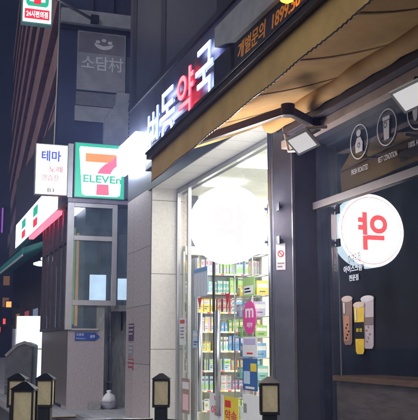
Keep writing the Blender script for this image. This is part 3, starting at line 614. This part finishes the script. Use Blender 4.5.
for r, z in enumerate(ROWS):
    runs = SCHEME[r]; x = SX0+.015; wts = [rr.uniform(.7, 1.35) for _ in runs]; tot = sum(wts)
    for ci, cn in enumerate(runs):
        L = (SX1-SX0-.03)*wts[ci]/tot; n = rr.choice((3, 4, 4, 5, 6)); w = L/n; h = rr.uniform(.17, .31)
        oth = rr.choice([c for c in COLS if c != cn]); third = rr.choice(['white', 'blue', 'red', 'yellow']); kind = rr.randrange(4); low = rr.random() < .45
        for k in range(n):
            xa = x+w*k+rr.uniform(.002, .012); ww = w*rr.uniform(.82, .96)-.01; hh = h*(1 if k else rr.uniform(.9, 1)); dd = -rr.uniform(.01, .09); tw_ = rr.uniform(-.16, .16)
            F = Fr(SH.p(xa+ww/2, dd, 0), (SH.u+SH.w*tw_), (SH.w-SH.u*tw_)); a = ww/2
            mb = MB(); zb = z+.001
            for lev in range(2 if low else 1):
                H = hh*.5 if low else hh; zt = zb+H-.004
                mb.box(F, -a, a, -.15, 0, zb, zt)
                f = lambda u0, u1, v0, v1, mi: mb.box(F, -a+2*a*u0, -a+2*a*u1, .0008, .0022, zb+H*v0, zb+H*v1, mi)
                if kind == 0: f(.0, 1, .55, .86, 1); f(.1, .7, .64, .74, 2); f(.1, .5, .2, .28, 3); f(.1, .8, .36, .42, 3)
                elif kind == 1: f(.55, 1, .05, .92, 1); f(.08, .48, .6, .85, 2); f(.08, .45, .15, .2, 3); f(.08, .4, .28, .33, 3)
                elif kind == 2: mb.prism(F, [(-a*.9, zb+H*.1), (a*.9, zb+H*.1), (a*.9, zb+H*.55), (-a*.9, zb+H*.3)], .0008, .002, 1); f(.1, .9, .66, .8, 3); f(.1, .6, .86, .92, 2)
                else: mb.prism(F, ell(0, zb+H*.45, a*.6, min(H*.3, a*.8), 18), .0008, .002, 1); f(.15, .85, .82, .92, 3); f(.3, .7, .4, .5, 2)
                zb = zt+.003
            o = mb.build('medicine_box', [PK[cn], PK[oth], PK[third if third != cn else 'white'], GREYINK])
            props(o, '%s medicine %s, one of %d, on the %s pharmacy shelf' % (cn, 'box pair' if low else 'box', n, ORD[r]), 'box', 'medicine boxes on the pharmacy shelf')
        x += L
# wire rack to the right by the glass
t = thing('wire_rack', 'white wire display rack standing inside the right pane of the pharmacy', 'rack', (-13, 1.0, .08))
mb = MB()
for x in (-13.4, -12.6):
    for y in (.85, 1.15): mb.tube([(x, y, .08), (x, y, 3.05)], .012, 6)
for k in range(9):
    z = .3+k*.33
    for y in (.85, 1.0, 1.15): mb.tube([(-13.4, y, z), (-12.6, y, z)], .007, 6)
    for x in (-13.4, -13.0, -12.6): mb.tube([(x, .85, z), (x, 1.15, z)], .007, 6)
mb.build('wire_frame', STEEL, t)
for k, (cn, z) in enumerate((('pale blue', .31), ('white', .64), ('teal', .97), ('blue', 1.3), ('green', 1.63), ('lilac', 1.96), ('yellow', 2.29))):
    for j in range(4):
        w_ = rr.uniform(.13, .18); xa = -13.38+j*.2+rr.uniform(0, .015); h_ = rr.uniform(.15, .26); y_ = rr.uniform(.87, .95)
        mb = MB(); mb.box(A, xa, xa+w_, -y_-.2, -y_, z+.001, z+h_); mb.box(A, xa+.015, xa+w_-.015, -y_+.0008, -y_+.002, z+h_*.5, z+h_*.8, 1); mb.box(A, xa+.02, xa+w_*.7, -y_+.0008, -y_+.002, z+h_*.14, z+h_*.2, 2); mb.box(A, xa+.02, xa+w_*.5, -y_+.0008, -y_+.002, z+h_*.28, z+h_*.34, 2)
        mb.box(A, xa+w_+.0008, xa+w_+.002, -y_-.19, -y_-.02, z+h_*.5, z+h_*.8, 1); mb.box(A, xa+w_+.0008, xa+w_+.002, -y_-.15, -y_-.05, z+h_*.2, z+h_*.28, 2)
        props(mb.build('medicine_box', [PK[cn], PK['white' if cn != 'white' else 'pink'], GREYINK]), '%s carton among four on one tier of the white wire rack' % cn, 'box', 'cartons on the wire rack')
# glass stickers and posters
G = Fr((0, -GY, 0), (1, 0, 0), (0, -1, 0))
def poster(name, lab, cat, x0, x1, z0, z1, mm, bands=(), txt=None):
    t = thing(name, lab, cat, G.p((x0+x1)/2, .01, z0))
    MB().box(G, x0, x1, .036, .041, z0, z1).build('sheet', mm, t)
    for k, (a, b, c, d, m2) in enumerate(bands): MB().box(G, x0+(x1-x0)*a, x0+(x1-x0)*b, .0415, .0435, z0+(z1-z0)*c, z0+(z1-z0)*d).build('print', m2, t)
    if txt:
        mb = MB()
        for body, a, b, c, d in txt[1]: text_into(mb, G, body, x0+(x1-x0)*a, x0+(x1-x0)*b, z0+(z1-z0)*c, z0+(z1-z0)*d, .044, .002, .012)
        mb.build('lettering', txt[0], t)
    return t
poster('poster', 'brown product poster low in the left pane of the pharmacy', 'poster', -15.2, -14.72, .28, .9, BROWNP, [(.15, .85, .1, .55, PK['pink']), (.1, .9, .7, .9, WHITEP)])
poster('poster', 'white standing poster with red lettering at the foot of the doors', 'poster', -13.63, -12.97, .12, .72, WHITEP, [(.2, .8, .08, .2, RED)], (RED, [('약', .35, .65, .78, .94), ('아보', .15, .85, .42, .68)]))
poster('poster', 'yellow poster with red and black print at the foot of the doors', 'poster', -12.95, -12.3, .12, .7, YELP, [(.08, .92, .06, .2, BLACK), (.1, .5, .72, .9, RED)], (RED, [('약속', .1, .9, .36, .66)]))
poster('poster', 'blue poster with a yellow flash on the right pane', 'poster', -12.11, -11.53, .84, 1.3, BLUEPR, [(.55, .95, .6, .85, YELP), (.08, .5, .2, .6, PK['pale blue']), (.2, .8, .05, .12, WHITEP)])
poster('notice', 'white notice with a red line under the pink oval sticker', 'notice', -12.11, -11.53, 1.33, 1.62, WHITEP, [(.1, .9, .6, .9, PK['lilac']), (.3, .7, .12, .2, RED)])
poster('poster', 'white poster with faint print low on the right pane', 'poster', -12.12, -11.3, .1, .78, WHITEP, [(.05, .2, .6, .8, GREY), (.05, .2, .2, .35, GREY)])
poster('hanging_packets', 'pale blue and white strips of packets hanging in the left door', 'packets', -14.5, -13.75, 2.34, 2.84, PK['pale blue'], [(.04, .2, .05, .8, WHITEP), (.28, .44, .02, .8, WHITEP), (.52, .68, .05, .8, WHITEP), (.76, .92, .0, .8, WHITEP), (0, 1, .85, .97, PK['blue'])])
t = thing('sticker', 'pink oval sticker with white scribble on the right pane of the pharmacy', 'sticker', G.p(-11.82, 0, 1.8))
MB().prism(G, ell(-11.82, 1.9, .26, .25), .036, .041).build('oval', MAG, t)
mb = MB(); text_into(mb, G, 'm', -11.98, -11.66, 1.9, 2.04, .042, .002, .02); text_into(mb, G, '피부', -11.93, -11.7, 1.75, 1.83, .042, .002, .01); mb.build('lettering', WLET, t)
poster('notice', 'small green and white notice above the pink oval sticker', 'notice', -12.08, -11.62, 2.22, 2.5, PK['green'], [(.1, .9, .1, .55, WHITEP), (.15, .7, .2, .28, GREY), (.15, .6, .36, .44, GREY)])
poster('notice', 'square pale blue notice beside the door handle of the left door', 'notice', -14.55, -14.2, 1.45, 1.75, PK['pale blue'], [(.1, .9, .66, .86, WHITEP), (.12, .8, .3, .38, BLUEPR), (.12, .6, .16, .22, BLUEPR)])
poster('notice', 'white opening hours card on the left pane with red heading', 'notice', -15.35, -15.0, 1.5, 2.0, WHITEP, [(.1, .9, .78, .92, RED), (.12, .8, .6, .65, GREY), (.12, .8, .48, .53, GREY), (.12, .7, .36, .41, GREY), (.12, .8, .24, .29, GREY)])
for x, lab in ((-14.16, 'red arrow head sticker on the left pharmacy door'), (-12.76, 'red arrow head sticker on the right pharmacy door')):
    t = thing('sticker', lab, 'sticker', G.p(x, 0, 2.2), 'red arrow head stickers on the doors')
    MB().prism(G, [(x, 2.13), (x+.13, 2.34), (x+.05, 2.31), (x-.05, 2.31), (x-.13, 2.34)], .036, .041).build('sheet', RED, t)

# ------------------------------------------------------------------ cafe window contents
t = thing('counter', 'brown wooden bar counter with an orange edge inside the cafe window', 'counter', (-6, .8, .09))
MB().box(A, XC1+.05, -2.3, -1.2, -.57, 1.08, 1.14).build('top', WOODO, t); MB().box(A, XC1+.05, -2.3, -1.1, -.62, .091, 1.08).build('front', WOOD, t)
ICON = mat('icon_print', (.45, .47, .5), .6, var=.05)
CA = Fr((-.12, .42, 0), (1, 0, 0), (0, -1, 0))
def icon(cx, cz, lab, cap, kind):
    t = thing('window_decal', lab, 'decal', (cx, .42, cz), 'round line decals on the cafe transom'); r = .2
    mb = MB(); ring(mb, CA, cx, cz, r-.014, r, .012); mb.build('ring', ICON, t)
    mb = MB()
    if kind == 0:
        mb.prism(CA, [(cx-.075, cz-.12), (cx+.075, cz-.12), (cx+.085, cz-.02), (cx+.04, cz+.05), (cx-.04, cz+.05), (cx-.085, cz-.02)], .01, .013)
        mb.prism(CA, ell(cx, cz+.1, .05, .04, 16), .01, .013); ring(mb, CA, cx, cz-.04, .02, .03, .0145, 16, 1)
    elif kind == 1:
        mb.prism(CA, [(cx-.055, cz-.13), (cx+.045, cz-.13), (cx+.06, cz+.07), (cx-.065, cz+.07)], .01, .013); mb.box(CA, cx-.075, cx+.07, .01, .013, cz+.08, cz+.12); ring(mb, CA, cx-.02, cz+.03, .022, .034, .0145, 16, 1)
    else:
        mb.prism(CA, ell(cx-.05, cz, .045, .1, 20), .01, .013); mb.prism(CA, ell(cx+.06, cz+.02, .05, .1, 20), .01, .013)
    mb.build('picture', [ICON, CAFEW], t)
    text_into(MB(), CA, cap, cx-.19, cx+.19, cz-.35, cz-.29, .011, .002, .01).build('caption', ICON, t)
icon(-8.15, 3.76, 'round bag decal at the column end of the cafe transom', 'FRESH ROASTED', 0)
icon(-7.55, 3.78, 'round cup decal between the bag and bean decals on the transom', 'BEST CONDITION', 1)
icon(-6.95, 3.81, 'round coffee bean decal under the hung flood lamp', '100% ARABICA', 2)
t = thing('window_lettering', 'white Korean lettering stuck on the cafe glass below the round sign', 'lettering', (-8.36, .36, 2.3))
mb = MB(); text_into(mb, CA, '수제와플', -8.52, -8.22, 2.42, 2.52, .012, .002); text_into(mb, CA, '아이스크림', -8.58, -8.16, 2.31, 2.39, .012, .002, .03); text_into(mb, CA, '전문점', -8.46, -8.24, 2.21, 2.28, .012, .002, .03); mb.build('lettering', mat('window_letters', (.42, .52, .66), .6, var=.05), t)
def cup(cx, z0, z1, w, d, mm, m2, lab, kind):
    t = thing('drink_decal', lab, 'decal', (cx, .42, z0), 'drink decals on the cafe glass')
    mb = MB(); mb.prism(CA, [(cx-w*.36, z0+.03), (cx-w*.25, z0), (cx+w*.25, z0), (cx+w*.36, z0+.03), (cx+w*.46, z1-.03), (cx-w*.46, z1-.03)], d, d+.003); mb.build('tumbler', mm, t)
    mb = MB(); mb.prism(CA, ell(cx, z1-.025, w*.5, .035, 20), d+.0035, d+.005); mb.build('rim', m2, t)
    h = z1-z0
    if kind == 1:
        MB().box(CA, cx-w*.41, cx+w*.41, d+.0032, d+.006, z0+h*.3, z0+h*.62).build('label_band', BLACK, t)
        text_into(MB(), CA, '콜드컵', cx-w*.25, cx+w*.25, z0+h*.43, z0+h*.5, d+.0062, .002, .02).build('lettering', YELP, t)
    elif kind == 0: MB().box(CA, cx-w*.36, cx+w*.2, d+.0032, d+.006, z0+h*.08, z0+h*.6).build('label_band', mat('cup_copper', (.4, .2, .12), .5), t)
    MB().box(CA, cx-w*.3, cx-w*.2, d+.0065, d+.0075, z0+h*.66, z0+h*.88).build('highlight', WHITEP, t)
    if kind != 1:
        mb = MB()
        for q in range(5): mb.prism(CA, ell(cx+w*.06*(q % 3-1)*2, z0+h*(.14+.07*q), w*.07, .012, 10), d+.0065, d+.0075)
        mb.build('print', BLACK if kind == 0 else BROWNP, t)
    if kind == 2: MB().box(CA, cx-w*.42, cx+w*.42, d+.0032, d+.006, z0+h*.45, z0+h*.6).build('label_band', mat('cup_band_dark', (.2, .15, .15), .5), t)  # dark label band across the white tumbler
cup(-8.52, 1.5, 2.04, .26, .011, mat('cup_brown', (.22, .15, .13), .5), mat('cup_brown_rim', (.5, .4, .38), .5), 'brown drink decal at the left of the three on the cafe glass', 0)
cup(-8.06, 1.46, 2.02, .29, .011, mat('cup_white', (.5, .45, .5), .5), mat('cup_white_rim', (.6, .58, .64), .5), 'white drink decal at the right of the three on the cafe glass', 2)
cup(-8.24, 1.4, 1.96, .25, .018, mat('cup_yellow', (.75, .52, .04), .5), mat('cup_pale_rim', (.6, .5, .42), .5), 'yellow drink decal with a black label, in front of the other two', 1)
for x, y, z, lab, m_ in ((-8.2, 2.2, 1.75, 'small yellow indicator lamp glowing deep inside the cafe', E_YTXT), (-7.2, 1.8, 1.9, 'small red indicator lamp at the right of the dark cafe', E_NEON)):
    t = thing('indicator_lamp', lab, 'lamp', (x, y, z)); MB().lathe((x, y, z), [(.012, 0), (.03, .015), (.03, .035), (.012, .05)], 10).build('bulb', m_, t); MB().box(A, x-.05, x+.05, -y-.12, -y-.04, z-.06, z+.1).build('case', BLACK, t)

# ------------------------------------------------------------------ left street: awning shop, cabinet, machine
sh = thing('awning_shop', 'small shop past the booth with a teal awning and bright glazed front', 'shop', (-30, .4, 0))
TS = Fr((-25.3, -.35, 0), (-1, 0, 0), (0, -1, 0))
MB().box(TS, 0, 14, -.9, -.3, .02, 9).build('wall', mat('shop_brown', (.06, .042, .038), .7), sh)
mb = MB(); mb.hexa([TS.p(0, -.3, 4.8), TS.p(14, -.3, 4.8), TS.p(14, .95, 4.3), TS.p(0, .95, 4.3)], [TS.p(0, -.3, 4.82), TS.p(14, -.3, 4.82), TS.p(14, .95, 4.32), TS.p(0, .95, 4.32)])
mb.box(TS, 0, 14, .93, .955, 4.12, 4.3); mb.build('awning', TEAL, sh)
MB().bar(TS.p(0, .95, 4.1), TS.p(14, .95, 4.1), .04, .05).build('awning_bar', WHITEP, sh)
for s_ in (.5, 2.2): MB().lathe(TS.p(s_, .1, 4.0), [(.1, 0), (.24, .04), (.24, .1), (.06, .16)], 16).build('downlight', E_BOX, sh)
MB().box(TS, .4, 2.2, -.299, -.28, 1.6, 3.9).build('lit_pane', emi('pale_shop_glass', (.6, .72, .75), .3), sh)
for k, s_ in enumerate((3.5, 5.5, 8, 11)): MB().box(TS, s_, s_+1.2, -.299, -.28, 1.0, 2.8).build('lit_pane', [E_WARMWIN, E_COLDWIN, emi('dim_red_pane', (.8, .12, .1), .15), E_WARMWIN][k], sh)
CF = Fr(Vector((0, -4.23, 0))+fh*27-rt*5.78, rt, -fh)
for lab, s_, d_, z0, z1, w_, c, e in (('slim purple neon sign high on the awning shop', 13.2, .5, 6.4, 7.6, .12, (.5, .12, .8), .3), ('small orange lit sign beside the shop awning', 8.5, .4, 2.9, 3.2, .25, (1, .45, .12), .7), ('red lit sign far along the awning shop', 10.5, .4, 2.3, 2.6, .15, (1, .08, .1), .7), ('green lit sign farthest along the awning shop', 12.5, .45, 2.0, 2.3, .15, (.1, .8, .5), .5)):
    t = thing('neon_sign', lab, 'sign', TS.p(s_, d_, z0)); F = Fr(TS.p(s_, 0, 0), (0, -1, 0), (1, 0, 0))
    MB().box(F, .0, w_+.3, -.1, 0, z0, z1).build('case', BLACK, t); MB().box(F, .32, w_+.27, .001, .02, z0+.04, z1-.04).build('face', emi('neon_'+lab.split()[1], c, e), t)
t = thing('white_cabinet', 'tall white cabinet standing behind the covered grey machine', 'cabinet', CF.p(0, 0, .02))
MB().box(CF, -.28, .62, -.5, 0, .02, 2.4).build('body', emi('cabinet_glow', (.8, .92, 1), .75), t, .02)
MB().box(CF, -.28, .62, .001, .01, 1.36, 1.39).build('seam', GREY, t); MB().box(CF, -.42, -.34, -.3, -.1, .02, 2.0).build('side_post', ALU, t)
t = thing('covered_machine', 'low machine under a dark grey cover with rounded top before the white cabinet', 'machine', CF.p(0, .6, .02))
mb = MB(); prof = [(-.38, .02), (.44, .02), (.46, 1.5), (.2, 1.6), (-.05, 1.52), (-.38, 1.22)]; mb.prism(CF, prof, .15, .95); mb.build('cover', TARP, t, .06)
mb = MB(); mb.prism(CF, [(-.4, 1.2), (-.05, 1.53), (.2, 1.62), (.46, 1.52), (.46, 1.44), (.2, 1.53), (-.02, 1.45), (-.34, 1.14)], .951, .97); MB().box(CF, -.38, .45, .951, .965, .3, .33).build('cover_strap', GREY, t); mb.build('cover_edge', mat('tarp_pale', (.3, .29, .29), .6), t)

# ------------------------------------------------------------------ haze volume added for sign glow, standing in for lens bloom
hz = MB().hexa([(-400, -60, -1), (12, -60, -1), (12, 90, -1), (-400, 90, -1)], [(-400, -60, 170), (12, -60, 170), (12, 90, 170), (-400, 90, 170)])
HM = bpy.data.materials.new('glow_haze'); HM.use_nodes = True; n = HM.node_tree; n.nodes.remove(n.nodes['Principled BSDF'])
pv = n.nodes.new('ShaderNodeVolumePrincipled'); pv.inputs['Color'].default_value = (.3, .39, .85, 1); pv.inputs['Density'].default_value = .0055; pv.inputs['Anisotropy'].default_value = .7
n.links.new(pv.outputs[0], n.nodes['Material Output'].inputs['Volume'])
hz.build('haze', HM)['kind'] = 'stuff'
